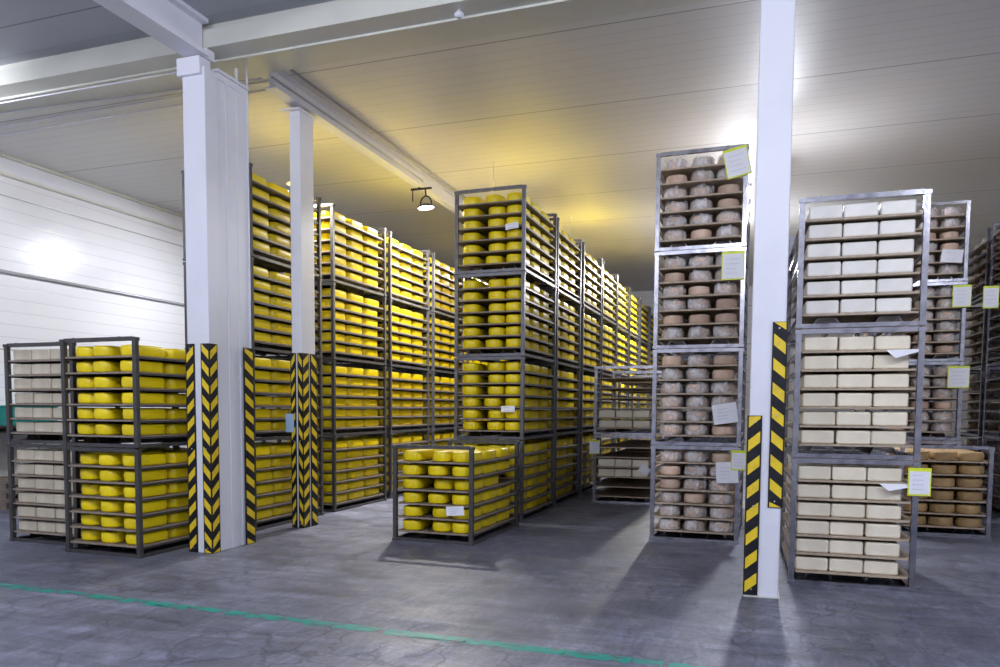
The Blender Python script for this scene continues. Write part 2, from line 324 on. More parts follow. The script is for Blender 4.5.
# third column, further along the left row
t = tag(empty('steel_column', (-5.385, 8.45, 0)), 'slimmer white column wrapped in chevron guards beside the left row', 'column', kind='structure')
bm = bmesh.new(); box(bm, -0.075, 0.075, -0.15, 0.15, 0, 5.10, bev=0.008); obj('shaft', bm, t, mats=M['paint'])
bm = bmesh.new(); box(bm, -0.17, 0.09, -0.2, 0.2, 5.10, 5.12); box(bm, -0.04, 0.04, -0.12, -0.04, 5.12, 5.155); box(bm, -0.04, 0.04, 0.06, 0.12, 5.12, 5.155); obj('cap_plate', bm, t, mats=M['paint'])
for cx, cy, sx, sy in ((-0.076, -0.151, 1, 1), (0.076, -0.151, -1, 1), (0.076, 0.151, -1, -1)):
    guard(t, cx, cy, sx, sy, 0.002, 2.18, 0.062, 0.13, 0, 0.18, 0.085, 0.085)

# ------------------------------------------------------------------ racks
RW, RD, RH = 0.98, 1.60, 1.10
PITCHZ, Z0 = 0.158, 0.118                # shelf pitch; top of the lowest board
def shelf_z(k): return Z0+PITCHZ*k
def rack_meshes(m, key):
    P = 0.045; r = {}
    bm = bmesh.new()                     # post: square tube with foot collar and a small locating fin
    box(bm, 0, P, 0, P, 0.0, 1.075); box(bm, -0.006, P+0.006, -0.006, P+0.006, 0.0, 0.03); box(bm, -0.006, P+0.006, -0.006, P+0.006, 1.05, 1.085)
    for k in range(6): box(bm, P*0.3, P*0.7, -0.004, P+0.004, shelf_z(k)-0.012, shelf_z(k)-0.002)
    r['post'] = mesh('post', bm, m)
    bm = bmesh.new(); q = 0.045
    box(bm, P, RW-P, 0.004, q, 1.053, 1.093)
    for x in (0.16, 0.76): box(bm, x, x+0.012, 0.0, 0.05, 1.093, 1.097)
    r['top_rail'] = mesh('top_rail', bm, m)
    bm = bmesh.new()
    box(bm, P, RW-P, 0.004, q, 0.0, 0.036); box(bm, P, RW-P, RD-q, RD-0.004, 0.0, 0.036)
    box(bm, 0.004, q, P, RD-P, 0.0, 0.036); box(bm, RW-q, RW-0.004, P, RD-P, 0.0, 0.036)
    r['base_frame'] = mesh('base_frame', bm, m)
    bm = bmesh.new()                     # folded fork channel: hat profile open below
    for s in (-1, 1): prism(bm, [(s*0.11, 0.036), (s*0.075, 0.094), (s*0.068, 0.094), (s*0.103, 0.036)], 1, 0.12, RD-0.12)
    box(bm, -0.07, 0.07, 0.12, RD-0.12, 0.090, 0.094)
    r['fork_channel'] = mesh('fork_channel', bm, m)
    bm = bmesh.new()
    for k in range(6):
        z = shelf_z(k)-0.018
        box(bm, 0.010, 0.016, P, RD-P, z-0.012, z+0.006); box(bm, 0.016, 0.05, P, RD-P, z-0.005, z)
    r['runner'] = mesh('runner', bm, m)
    bm = bmesh.new()
    for a, b in ((0.006, 0.396), (0.402, 0.797), (0.803, 1.197), (1.203, 1.594)):
        box(bm, 0.018, RW-0.018, max(a, 0.054), min(b, RD-0.054), -0.017, 0); box(bm, 0.056, RW-0.056, a, b, -0.017, 0) if (a < 0.05 or b > 1.5) else None
    r['shelf_board'] = mesh('shelf_board', bm, M['board'] if key == 'steel' else M['darkboard'])
    return r
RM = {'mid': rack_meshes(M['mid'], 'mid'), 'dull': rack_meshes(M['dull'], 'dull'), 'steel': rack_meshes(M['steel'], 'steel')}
GR = {'C': 'yellow cheese racks of the centre row', 'L': 'yellow cheese racks of the left row'}
def rack(loc, rz, key, label, group, missing=()):
    m = RM[key]; P = 0.045
    t = tag(empty('cheese_rack', loc, rz), label, 'rack', group)
    for x, y in ((0, 0), (RW-P, 0), (0, RD-P), (RW-P, RD-P)): obj('post', m['post'], t, (x, y, 0))
    obj('top_rail', m['top_rail'], t); obj('top_rail', m['top_rail'], t, (0, RD-0.049, 0)); obj('base_frame', m['base_frame'], t)
    for x in (0.25, 0.73): obj('fork_channel', m['fork_channel'], t, (x, 0, 0))
    obj('runner', m['runner'], t)
    o = obj('runner', m['runner'], t, (RW, RD, 0), math.pi)
    for k in range(6):
        if k not in missing: obj('shelf_board', m['shelf_board'], t, (0, 0, shelf_z(k)))
    return t

# ------------------------------------------------------------------ cheeses
def wheel_prof(r, h, e):
    return [(r-e, 0), (r-e*0.3, e*0.25), (r, e), (r+0.002, h*0.5), (r, h-e), (r-e*0.3, h-e*0.25), (r-e, h)]
def wheel(name, r, h, e, m, seg=28, jit=0.0, seed=0):
    bm = bmesh.new(); rn = random.Random(seed); ph = rn.random()*6
    lathe(bm, wheel_prof(r, h, e), seg, (lambda j, k: jit*math.sin(2*math.pi*k/seg*3+ph)+jit*0.6*math.sin(2*math.pi*k/seg*5+ph*2)) if jit else None)
    return mesh(name, bm, m)
def block(name, w_, d_, h_, m, seed=0):
    bm = bmesh.new(); box(bm, -w_/2, w_/2, -d_/2, d_/2, 0, h_, bev=0.016)
    rn = random.Random(seed)
    for v in bm.verts:                   # faces bulge a little, top sags a little
        v.co.x *= 1+0.02*(1-abs(v.co.z/h_-0.5)*2)
        if v.co.z > h_*0.5: v.co.z -= 0.003*rn.random()
    return mesh(name, bm, m)
def loaf(name, hw, hl, h_, rc, e, m, n=6, seed=0):
    """wax-coated loaf: rounded-rectangle plan with well rounded top and bottom edges"""
    rn = random.Random(seed); bm = bmesh.new(); j1 = rn.uniform(-0.003, 0.003)
    def ring(ins, z):
        out = []; a, b, r_ = hw-ins, hl-ins, max(rc-ins, 0.02)
        for q, (sx, sy) in enumerate(((1, 1), (-1, 1), (-1, -1), (1, -1))):
            for k in range(n+1):
                t_ = math.pi/2*(q+k/n); x_ = sx*(a-r_)+r_*math.cos(t_); y_ = sy*(b-r_)+r_*math.sin(t_)
                out.append(bm.verts.new((x_*(1+j1*4*(y_/hl)), y_*1.0, z+(0.002*math.sin(x_*40+seed*2) if z > h_*0.5 else 0))))
        return out
    rs = [ring(e, 0), ring(e*0.3, e*0.22), ring(0.002, e*0.9), ring(-0.002, h_*0.5), ring(0.001, h_-e), ring(e*0.32, h_-e*0.25), ring(e, h_-0.002), ring(e*2.2, h_)]
    for A, B in zip(rs, rs[1:]):
        L_ = len(A)
        for k in range(L_): bm.faces.new((A[k], A[(k+1) % L_], B[(k+1) % L_], B[k])).smooth = True
    bm.faces.new(rs[0][::-1]); bm.faces.new(rs[-1]).smooth = True
    return mesh(name, bm, m)
def wrap(seed, r=0.116, h=0.116):
    rn = random.Random(seed); bm = bmesh.new(); seg = 40
    ears = [rn.random()*2*math.pi for _ in range(rn.choice((2, 3)))]
    def rad(k, f):
        a = 2*math.pi*k/seg; e = max([math.exp(-((math.atan2(math.sin(a-x), math.cos(a-x)))/0.16)**2) for x in ears])
        return e
    rings = []
    for j, (rr, z) in enumerate(((r+0.004, 0.002), (r+0.010, h*0.3), (r+0.010, h*0.62), (r+0.004, h*0.9), (r*0.86, h+0.006), (r*0.45, h+0.008), (r*0.1, h+0.010))):
        ring = []
        for k in range(seg):
            a = 2*math.pi*k/seg; e = rad(k, j)
            q = rr+rn.uniform(-0.004, 0.006)+e*(0.024 if j in (2, 3) else 0.02 if j == 4 else 0.01 if j == 1 else 0)
            zz = z+(rn.uniform(-0.002, 0.006) if j else 0)+e*(0.010 if j in (3, 4) else 0)
            q = min(q, 0.135)
            ring.append(bm.verts.new((q*math.cos(a), q*math.sin(a), max(zz, 0.001))))
        rings.append(ring)
    for a, b in zip(rings, rings[1:]):
        for k in range(seg): bm.faces.new((a[k], a[(k+1) % seg], b[(k+1) % seg], b[k]))
    bm.faces.new(rings[-1])
    return mesh('plastic_wrap', bm, M['film'])
KIND = {}
KIND['yellow'] = dict(name='yellow_cheese', meshes=[loaf('yellow_loaf', 0.117, 0.234, 0.113, 0.104, 0.020, M['yellow'], 6, s) for s in range(4)],
                      lo=loaf('yellow_loaf_far', 0.117, 0.234, 0.113, 0.104, 0.020, M['yellow'], 3), r=0.1, h=0.113, adj='yellow loaf', grp='yellow wax-coated cheese loaves on the racks', cat='cheese', noun='yellow cheese loaves')
KIND['brown'] = dict(name='wrapped_cheese', meshes=[wheel('brown_wheel', 0.112+0.004*(s % 2), 0.104+0.004*(s % 3), 0.020, M['brown'], 26, 0.002, s) for s in range(4)],
                     lo=wheel('brown_wheel_far', 0.113, 0.106, 0.02, M['brown'], 14), r=0.122, h=0.112, adj='brown wheel', grp='brown cheese wheels in plastic on the right-hand racks', cat='cheese', noun='brown cheese wheels')
KIND['tan'] = dict(name='tan_cheese', meshes=[wheel('tan_wheel', 0.135, 0.105, 0.016, M['tan'], 26, 0.001, s) for s in range(3)],
                   lo=wheel('tan_wheel_far', 0.135, 0.105, 0.016, M['tan'], 14), r=0.135, h=0.105, adj='tan wheel', grp='tan cheese wheels on the single low rack', cat='cheese', noun='tan cheese wheels')
KIND['pale'] = dict(name='pale_cheese_block', meshes=[block('pale_block', 0.262, 0.36, 0.118, M['pale'], s) for s in range(3)],
                    lo=block('pale_block_far', 0.262, 0.36, 0.112, M['pale']), r=0.13, h=0.118, adj='pale block', grp='pale cheese blocks on the racks', cat='cheese', noun='pale cheese blocks')
KIND['white'] = dict(name='white_cheese_block', meshes=[block('white_block', 0.262, 0.36, 0.119, M['white'], s) for s in range(3)],
                     lo=block('white_block_far', 0.262, 0.36, 0.119, M['white']), r=0.13, h=0.119, adj='white block', grp='white cheese blocks on the racks', cat='cheese', noun='white cheese blocks')
KIND['kraft'] = dict(name='beige_cheese_block', meshes=[block('beige_block', 0.262, 0.34, 0.118, M['kraft'], s) for s in range(3)],
                     lo=block('beige_block_far', 0.262, 0.34, 0.118, M['kraft']), r=0.13, h=0.118, adj='beige block', grp='beige cheese blocks on the far left racks', cat='cheese', noun='beige cheese blocks')
WRAPS = [wrap(s) for s in range(5)]
ORD = ['first', 'second', 'third', 'fourth', 'fifth', 'sixth', 'seventh', 'eighth', 'ninth', 'tenth']
TIER = {1: ['only'], 2: ['lower', 'upper'], 3: ['lowest', 'middle', 'top'], 4: ['lowest', 'second', 'third', 'top']}

def pat_yellow(flip):
    return [(u, 0.278+0.498*r_, c, r_) for c, u in enumerate((0.19, 0.50, 0.80)) for r_ in range(3)]
def pat_grid(us, v0, dv, n): return [(u, v0+dv*r_, c, r_) for c, u in enumerate(us) for r_ in range(n)]
PAT = {'yA': pat_yellow(False), 'yB': pat_yellow(True),
       'blk': pat_grid((0.205, 0.478, 0.751), 0.215, 0.386, 4),
       'brn': pat_grid((0.205, 0.49, 0.775), 0.16, 0.50, 3),
       'tan': pat_grid((0.20, 0.49, 0.78), 0.16, 0.36, 4)}
# stacks: key, X, Y, turn, tiers, metal, phrase in labels, phrase for the rack, contents per tier
ST = []
def stack(key, x, y, deg, tiers, metal, phr, pat, kinds, fill=None): ST.append((key, x, y, R(deg), tiers, metal, phr, pat, kinds, fill))
FULL = (0, 1, 2, 3, 4, 5)
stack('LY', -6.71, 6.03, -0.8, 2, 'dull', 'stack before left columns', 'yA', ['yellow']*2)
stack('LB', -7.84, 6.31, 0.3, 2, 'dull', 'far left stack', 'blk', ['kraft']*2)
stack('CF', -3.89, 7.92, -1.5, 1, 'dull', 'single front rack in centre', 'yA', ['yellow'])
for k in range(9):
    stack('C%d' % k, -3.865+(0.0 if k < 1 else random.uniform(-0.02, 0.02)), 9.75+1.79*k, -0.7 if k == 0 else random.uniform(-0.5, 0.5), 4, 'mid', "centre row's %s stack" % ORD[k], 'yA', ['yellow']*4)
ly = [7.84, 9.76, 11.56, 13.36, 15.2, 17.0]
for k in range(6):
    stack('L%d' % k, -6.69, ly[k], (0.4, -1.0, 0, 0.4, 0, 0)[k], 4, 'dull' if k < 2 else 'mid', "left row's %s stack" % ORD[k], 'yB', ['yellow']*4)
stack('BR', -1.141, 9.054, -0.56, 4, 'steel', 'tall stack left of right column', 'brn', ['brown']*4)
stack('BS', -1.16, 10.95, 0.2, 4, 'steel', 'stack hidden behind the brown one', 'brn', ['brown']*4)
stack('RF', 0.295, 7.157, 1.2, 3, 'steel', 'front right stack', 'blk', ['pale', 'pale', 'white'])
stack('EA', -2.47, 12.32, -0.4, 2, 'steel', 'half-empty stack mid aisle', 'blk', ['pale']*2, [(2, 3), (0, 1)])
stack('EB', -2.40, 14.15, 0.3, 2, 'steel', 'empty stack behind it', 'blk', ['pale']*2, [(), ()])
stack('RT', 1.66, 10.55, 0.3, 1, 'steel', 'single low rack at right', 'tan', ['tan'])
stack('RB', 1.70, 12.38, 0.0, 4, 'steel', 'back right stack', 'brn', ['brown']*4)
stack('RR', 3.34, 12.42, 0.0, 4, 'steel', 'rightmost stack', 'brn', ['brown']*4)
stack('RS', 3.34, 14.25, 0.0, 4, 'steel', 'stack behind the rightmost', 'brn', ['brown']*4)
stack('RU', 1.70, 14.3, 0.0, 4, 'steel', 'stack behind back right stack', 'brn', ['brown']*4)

cand = []        # every cheese: (kind, matrix-ish, label bits)
occl_v, occl_f, owner = [], [], []
def occ_poly(vs, fs, own):
    n = len(occl_v); occl_v.extend(vs)
    for f in fs: occl_f.append([n+i for i in f]); owner.append(own)
BOXF = ((0,3,2,1),(4,5,6,7),(0,1,5,4),(1,2,6,5),(2,3,7,6),(3,0,4,7))
def occ_box(mt, x0, x1, y0, y1, z0, z1, own=-1):
    occ_poly([mt @ Vector(p) for p in ((x0,y0,z0),(x1,y0,z0),(x1,y1,z0),(x0,y1,z0),(x0,y0,z1),(x1,y0,z1),(x1,y1,z1),(x0,y1,z1))], BOXF, own)
COLW = {3: ['left', 'centre', 'right'], 4: ['left', 'second', 'third', 'right']}
ROWW = ['front', 'second-row', 'third-row', 'rear']
for key, x, y, rz, tiers, metal, phr, pat, kinds, fill in ST:
    for ti in range(tiers):
        z = ti*RH
        tier = TIER[tiers][ti]
        lab = 'grey metal cheese rack, %s%s' % ('' if tiers == 1 else 'tier %s in ' % tier, phr)
        if tiers == 1: lab = 'grey metal cheese rack, %s, loaded on six shelves' % phr
        rack((x, y, z), rz, metal, lab, 'stackable metal cheese racks')
        mt = Matrix.Translation((x, y, z)) @ Matrix.Rotation(rz, 4, 'Z')
        for k in range(6): occ_box(mt, 0.05, RW-0.05, 0, RD, shelf_z(k)-0.03, shelf_z(k)-0.001)
        for px_, py_ in ((0, 0), (RW-0.052, 0), (0, RD-0.052), (RW-0.052, RD-0.052)): occ_box(mt, px_, px_+0.052, py_, py_+0.052, 0, RH)
        occ_box(mt, 0, RW, 0, 0.04, 1.045, 1.093); occ_box(mt, 0, RW, 0, 0.04, 0, 0.036)
        kind = kinds[ti]; K = KIND[kind]; cells = PAT[pat]; ncol = max(c[2] for c in cells)+1
        for sh in (FULL if fill is None else fill[ti]):
            rn = random.Random('%s%d%d' % (key, ti, sh))
            rowsh = rn.uniform(-0.02, 0.05); SET = [0]*4; UU = [0, rn.uniform(-0.02, 0.02), 0, 0]
            if key[0] == 'C': rowsh = 0.0; UU = [0.0, rn.choice((0.045, 0.05, 0.0)), 0.002, 0]; SET = [0, rn.uniform(0.0, 0.04), 0, 0]
            if key == 'LY': rowsh = 0.0; UU = [rn.uniform(-0.01, 0.01), -0.06 if ti else -0.01, 0.0, 0]; SET = [0.03, 0, 0, 0]
            if key == 'CF' and sh == 3: SET = [0, 0.06, 0.06, 0]
            for u, v, c, r_ in cells:
                jx, jy = rn.uniform(-0.008, 0.008), rn.uniform(-0.012, 0.012)
                if pat[0] == 'y':
                    jx = rn.uniform(-0.003, 0.003)+UU[c]; jy = rn.uniform(-0.01, 0.01)+rowsh
                    jy += SET[c]; jy = jy if r_ == 0 or SET[c] < 0.1 else jy
                    if v+jy > 1.56-0.23: continue
                if pat == 'blk': jx = rn.uniform(-0.003, 0.003)+(-0.02 if key == 'RF' and ti == 0 else 0); jy = rn.uniform(-0.012, 0.012)
                p = mt @ Vector((u+jx, v+jy, shelf_z(sh)+0.0005))
                i = len(cand)
                if pat == 'blk' or pat[0] == 'y':
                    hw_, hl_ = (0.13, 0.18) if pat == 'blk' else (0.119, 0.236)
                    occ_box(Matrix.Translation(p) @ Matrix.Rotation(rz, 4, 'Z'), -hw_, hw_, -hl_, hl_, 0, K['h'], i)
                else:
                    n8 = 8; rr = K['r']
                    occ_poly([p+Vector((rr*math.cos(a*math.pi/4), rr*math.sin(a*math.pi/4), zz)) for zz in (0, K['h']) for a in range(n8)],
                             [tuple(range(8, 16))]+[(a, (a+1) % 8, 8+(a+1) % 8, 8+a) for a in range(8)], i)
                pos = '%s %s' % (ROWW[r_], COLW[ncol][c]) if not (pat[0] == 'y' and c == 2) else 'aisle side %s' % ['near', 'middle', 'far'][r_]
                lab = '%s, %s, %s shelf up, %s%s' % (K['adj'], pos, ORD[sh], '' if tiers == 1 else tier+' rack, ', phr)
                cand.append(dict(kind=kind, p=p, rz=rz+(rn.random()*6.28 if pat in ('brn', 'tan') else rn.uniform(-0.02, 0.02) if pat == 'blk' else rn.uniform(-0.006, 0.006)+(math.pi if rn.random() < 0.5 else 0)), label=lab, rn=rn.random(), key=key, ti=ti, sh=sh))
I4 = Matrix.Identity(4)
occ_box(I4, -0.075, 0.185, 6.54, 6.8, 0, 5.6); occ_box(I4, -5.52, -5.25, 6.5, 7.2, 0, 5); occ_box(I4, -5.46, -5.31, 8.3, 8.6, 0, 5.1)
# how large each cheese shows from the aisle where the photographer stands
bvh = BVHTree.FromPolygons(occl_v, occl_f)
hits = [0]*len(cand)
NX = 640; NY = 427
for j in range(NY):
    yy = (j+0.5)/NY*667
    if yy < 130 or yy > 600: continue
    for i in range(NX):
        xx = (i+0.5)/NX*1000
        d = fw+r2*((xx-PX)/F_PX)-u2*((yy-PY)/F_PX)
        _, _, fi, _ = bvh.ray_cast(CAM, d, 60)
        if fi is not None and owner[fi] >= 0: hits[owner[fi]] += 1
far = {k: [] for k in KIND}
for kind in KIND:
    ids = sorted([i for i, c in enumerate(cand) if c['kind'] == kind], key=lambda i: -hits[i])
    for n, i in enumerate(ids):
        c = cand[i]; K = KIND[kind]
        if n < 300 and hits[i] > 0:
            me = K['meshes'][int(c['rn']*997) % len(K['meshes'])]
            o = tag(obj(K['name'], me, None, c['p'], c['rz']), c['label'], K['cat'], K['grp'])
            if kind == 'brown' and c['rn'] < 0.80 and n < 210:
                obj('plastic_wrap', WRAPS[int(c['rn']*9973) % 5], o, (0, 0, 0.0), c['rn']*20)
        else: far[kind].append(c)
for kind, lst in far.items():            # the countless rest, hidden deep in the racks or tiny in the distance
    if not lst: continue
    lo = KIND[kind]['lo']; co = [v.co.copy() for v in lo.vertices]; fs = [tuple(p.vertices) for p in lo.polygons]
    V, Fc = [], []
    for c in lst:
        cs, sn = math.cos(c['rz']), math.sin(c['rz']); n = len(V); p = c['p']
        V.extend((p.x+v.x*cs-v.y*sn, p.y+v.x*sn+v.y*cs, p.z+v.z) for v in co)
        Fc.extend(tuple(n+q for q in f) for f in fs)
    me = bpy.data.meshes.new('%s_rest' % kind); me.from_pydata(V, [], Fc); me.materials.append(lo.materials[0])
    me.polygons.foreach_set('use_smooth', [len(f) == 4 for f in Fc])
    o = obj(KIND[kind]['name'], me)
    tag(o, 'all the remaining %s deeper inside and further back in the racks' % KIND[kind]['noun'], 'cheese', kind='stuff')

# ------------------------------------------------------------------ sheets on the racks
def unproj_Y(x, y, Y):
    d = fw+r2*((x-PX)/F_PX)-u2*((y-PY)/F_PX); return CAM+d*(Y/d.y)
def sheet(cx, cz, Y, w_, h_, roll, label, frame=True, lean=0.0, yaw=0.0, group=None, lines=4):
    """paper at (cx, Y, cz): a ticket in a neon-edged sleeve or a bare sheet; local X right, Z up, front towards -Y"""
    t = tag(empty('ticket_sleeve' if frame else 'paper_sheet', (cx, Y, cz)), label, 'sign' if frame else 'paper', group)
    t.rotation_euler = (lean, roll, yaw)
    if frame:
        bm = bmesh.new(); e = 0.014
        box(bm, -w_/2, w_/2, 0, 0.004, -h_/2, h_/2)
        obj('sleeve', bm, t, mats=M['neon'])
        bm = bmesh.new(); box(bm, -w_/2+e*0.8, w_/2-e*0.6, -0.0015, 0, -h_/2+e, h_/2-e*2); ps = obj('paper', bm, t, mats=M['paper'])
    else:
        bm = bmesh.new(); n = 6
        for s in range(2):
            pass
        vs = []
        for i in range(n+1):
            for j in range(n+1):
                u, v = i/n-0.5, j/n-0.5
                vs.append((u*w_, -0.0015-0.012*math.sin((u+0.5)*3.1)*(0.5-v), v*h_))
        V = [bm.verts.new(p) for p in vs]; V2 = [bm.verts.new((p[0], p[1]+0.0012, p[2])) for p in vs]
        for i in range(n):
            for j in range(n):
                a = i*(n+1)+j; bm.faces.new((V[a], V[a+n+1], V[a+n+2], V[a+1])); bm.faces.new((V2[a], V2[a+1], V2[a+n+2], V2[a+n+1]))
        ps = obj('paper', bm, t, mats=M['paper'])
    if lines:
        bm = bmesh.new(); rn = random.Random(label)
        for k in range(lines):
            zz = h_*(0.22-0.5*k/max(lines-1, 1)); a = -w_*0.3; b = w_*rn.uniform(0.1, 0.32); yy = -0.0022 if frame else -0.0022-0.012
            x = a
            while x < b:
                l = rn.uniform(0.008, 0.03); box(bm, x, min(x+l, b), yy, yy+0.0006, zz, zz+0.006); x += l+0.006
        obj('printed_text', bm, ps, mats=M['ink'])
    return t
def sheet_px(px, py, Y, wpx, hpx, roll, label, **k):
    p = unproj_Y(px, py, Y); s = ((p-CAM).dot(fw))/F_PX
    return sheet(p.x, p.z, Y, wpx*s/math.cos(YAW), hpx*s, roll, label, **k)
G1 = 'neon-edged ticket sleeves on the racks'
sheet_px(737, 162, 9.02, 22, 29, R(-12), 'tilted neon-edged ticket sleeve at top right of the tall brown stack', group=G1)
sheet_px(733, 265.5, 9.02, 20.5, 28, R(0), 'neon-edged ticket sleeve on the third rack of the tall brown stack', group=G1)
sheet_px(738.5, 460.5, 9.01, 13.5, 20, R(0), 'small neon-edged ticket sleeve beside the lowest rack of brown wheels', group=G1)
sheet_px(919.5, 482, 7.13, 19.5, 28, R(0), 'bright neon-edged ticket sleeve on the lowest rack of pale blocks', group=G1)
sheet_px(962, 296, 12.33, 15.5, 22, R(0), 'neon-edged ticket sleeve high on the back right stack', group=G1)
sheet_px(958.5, 377, 12.33, 18, 22, R(0), 'neon-edged ticket sleeve halfway up the back right stack', group=G1)
sheet_px(991, 297, 12.37, 13, 22, R(0), 'neon-edged ticket sleeve on the rightmost stack', group=G1)
sheet_px(594.5, 447, 12.28, 10, 14, R(0), 'small neon-topped ticket sleeve on the half-empty mid-aisle stack', group=G1)
G2 = 'loose white sheets on the racks'
sheet_px(725, 413.5, 9.03, 22, 20, R(-8), 'crooked white sheet hanging from the second rack of brown wheels', frame=False, group=G2)
sheet_px(727, 472.5, 9.02, 20, 21, R(-3), 'white sheet hanging beside the sleeve on the lowest brown rack', frame=False, group=G2)
sheet_px(512, 226, 9.71, 13, 6, R(-6), 'small white sheet at the top rack of the tall yellow stack', frame=False, group=G2, lines=2)
sheet_px(508, 409, 9.71, 13.5, 6, R(-1), 'small white sheet on the second rack of the tall yellow stack', frame=False, group=G2, lines=2)
sheet_px(455, 511, 7.86, 18, 9, R(-4), 'white sheet hanging on the single front rack of yellow loaves', frame=False, group=G2, lines=3)
sheet_px(952, 256, 12.33, 18, 13, R(6), 'plain white sheet at the top of the back right stack', frame=False, group=G2, lines=2)
sheet_px(644.5, 470, 12.28, 10, 8, R(35), 'small crooked white sheet on the half-empty stack', frame=False, group=G2, lines=0)
def flap(px0, py, Y, wpx, hpx, label):    # sheet lying on a shelf with its front part drooping over the edge
    p = unproj_Y(px0, py, Y); s = ((p-CAM).dot(fw))/F_PX; w_ = wpx*s; h_ = hpx*s
    t = tag(empty('paper_sheet', p), label, 'paper', G2)
    bm = bmesh.new()
    pr = [(0, 0.0), (0.05*w_/0.3, -0.004), (1.0*w_, -0.004)]
    a = [bm.verts.new(q) for q in ((0, 0.0, 0), (w_, 0, 0.004), (w_*0.98, -0.02, -0.30*h_), (w_*0.28, -0.03, -h_))]
    b = [bm.verts.new((v.co.x, v.co.y+0.0015, v.co.z)) for v in a]
    bm.faces.new(a); bm.faces.new(b[::-1])
    for i in range(4): bm.faces.new((a[i], b[i], b[(i+1) % 4], a[(i+1) % 4]))
    bmesh.ops.recalc_face_normals(bm, faces=bm.faces[:])
    obj('paper', bm, t, mats=M['paper'])
flap(886, 350, 7.15, 29, 8.5, 'folded white sheet drooping off the middle rack of pale blocks')
flap(879, 483.5, 7.15, 30, 7, 'folded white sheet drooping off the lowest rack of pale blocks')
# pale blue pouch on the third column
t = tag(empty('plastic_pouch', (-5.475, 8.275, 1.33)), 'pale blue plastic pouch hanging on the chevron guard of the third column', 'pouch')
bm = bmesh.new(); box(bm, -0.07, 0.05, 0, 0.006, -0.13, 0.10, bev=0.002); obj('pouch', bm, t, mats=M['bluecard'])
bm = bmesh.new(); tube(bm, [(-0.03, 0.003, 0.10), (-0.02, 0.004, 0.15), (0.0, 0.003, 0.10)], 0.003, 6); obj('hook', bm, t, mats=M['dull'])

# ------------------------------------------------------------------ floodlight fixtures, and bodies for the unseen added lamps
def flood(p, aim, label):
    t = tag(empty('floodlight', p), label, 'lamp', 'hanging floodlights')
    q = (Vector(aim)-Vector(p)).to_track_quat('-Z', 'Y').to_matrix()
    bm = bmesh.new()
    pr = [(0.135, 0.0), (0.15, 0.004), (0.145, 0.022), (0.10, 0.034), (0.05, 0.06), (0.03, 0.06)]
    lathe(bm, pr, 24)
    for v in bm.verts: v.co = q @ v.co
    h = obj('housing', bm, t, mats=M['black'])
    bm = bmesh.new(); lathe(bm, [(0.13, -0.006), (0.132, 0.0)], 24)
    for v in bm.verts: v.co = q @ v.co
    obj('lens', bm, h, mats=M['lens'])
    bm = bmesh.new(); pts = [(0.10*math.cos(a), 0, 0.06+0.13*math.sin(a)) for a in [i*math.pi/10 for i in range(11)]]
    tube(bm, pts, 0.012, 8); tube(bm, [(0, 0, 0.19), (-0.02, 0.02, 0.31)], 0.014, 8); tube(bm, [(-0.24, 0, 0.12), (-0.24, 0, 0.31)], 0.010, 8)
    if p[1] < 7: tube(bm, [(-0.08, 0, 0.31), (-0.08, 0, 5.339-p[2])], 0.012, 8)
    elif p[0] != -5.25: tube(bm, [(-0.08, 0, 0.31), (-0.08, 0, 5.399-p[2])], 0.012, 8)
    else: tube(bm, [(-0.12, 0, 0.31), (-0.12, 0, 5.159-p[2])], 0.02, 8)
    obj('yoke', bm, t, mats=M['black'])
    bm = bmesh.new(); box(bm, -0.27, 0.10, -0.02, 0.02, 0.30, 0.325); obj('mounting_bar', bm, t, mats=M['black'])
    return t
for (x, y, z, e), n in zip(AISLE, ('behind the right foreground column', 'behind the tall brown stacks')):
    t = tag(empty('aisle_fill_lamp', (x, y, z+0.13)), 'small added fill lamp on a thin rod %s' % n, 'lamp', 'added fill lamps hidden among the stacks')
    bm = bmesh.new(); lathe(bm, [(0.04, 0.0), (0.07, 0.01), (0.05, 0.05), (0.02, 0.07)], 16); obj('cap', bm, t, mats=M['paint'])
    bm = bmesh.new(); tube(bm, [(0, 0, 0.06), (0, 0, 5.399-z-0.13)], 0.005, 6); obj('hanger_rod', bm, t, mats=M['cream'])
LN = ['black floodlight hanging from the long white beam', 'black floodlight further along the long white beam behind the tall stack', 'slim cream lamp added unseen above the start of the centre row', 'slim cream lamp added above the left row, hidden behind the chevron-wrapped column', 'slim cream lamp hidden further back above the centre row',
      'black floodlight above the far end of the central aisle', 'black floodlight behind the right column', 'black floodlight over the right side of the room', 'black floodlight added left of the frame to light the panelled wall', 'black floodlight near the left wall']
for (p, a, e, c), n in zip(LAMPS, LN):
    if p[2] > 4.7 or p[0] < -8: flood((p[0], p[1], p[2]+0.02), a, n); continue
    t = tag(empty('hidden_lamp', (p[0], p[1], p[2]+0.012)), n, 'lamp', 'slim hidden lamps above the yellow rows')
    bm = bmesh.new(); lathe(bm, [(0.10, 0.0), (0.12, 0.004), (0.115, 0.02), (0.03, 0.035)], 20); obj('housing', bm, t, mats=M['cream'])
    bm = bmesh.new(); tube(bm, [(0, 0, 0.03), (0, 0, 5.399-p[2]-0.012)], 0.005, 6); obj('hanger_rod', bm, t, mats=M['cream'])
for (x, y, e), n in zip(FRONT, ('leftmost', 'second from left', 'second from right', 'rightmost')):
    t = tag(empty('front_fill_lamp', (x, y, 4.93)), 'added hanging fill bulb, %s behind the camera' % n, 'lamp', 'added fill bulbs behind the camera')
    bm = bmesh.new(); lathe(bm, [(0.06, 0.0), (0.10, 0.02), (0.07, 0.06), (0.03, 0.08)], 20); obj('cap', bm, t, mats=M['paint'])
    bm = bmesh.new(); tube(bm, [(0, 0, 0.07), (0, 0, 0.409)], 0.008, 6); obj('hanger_rod', bm, t, mats=M['dull'])

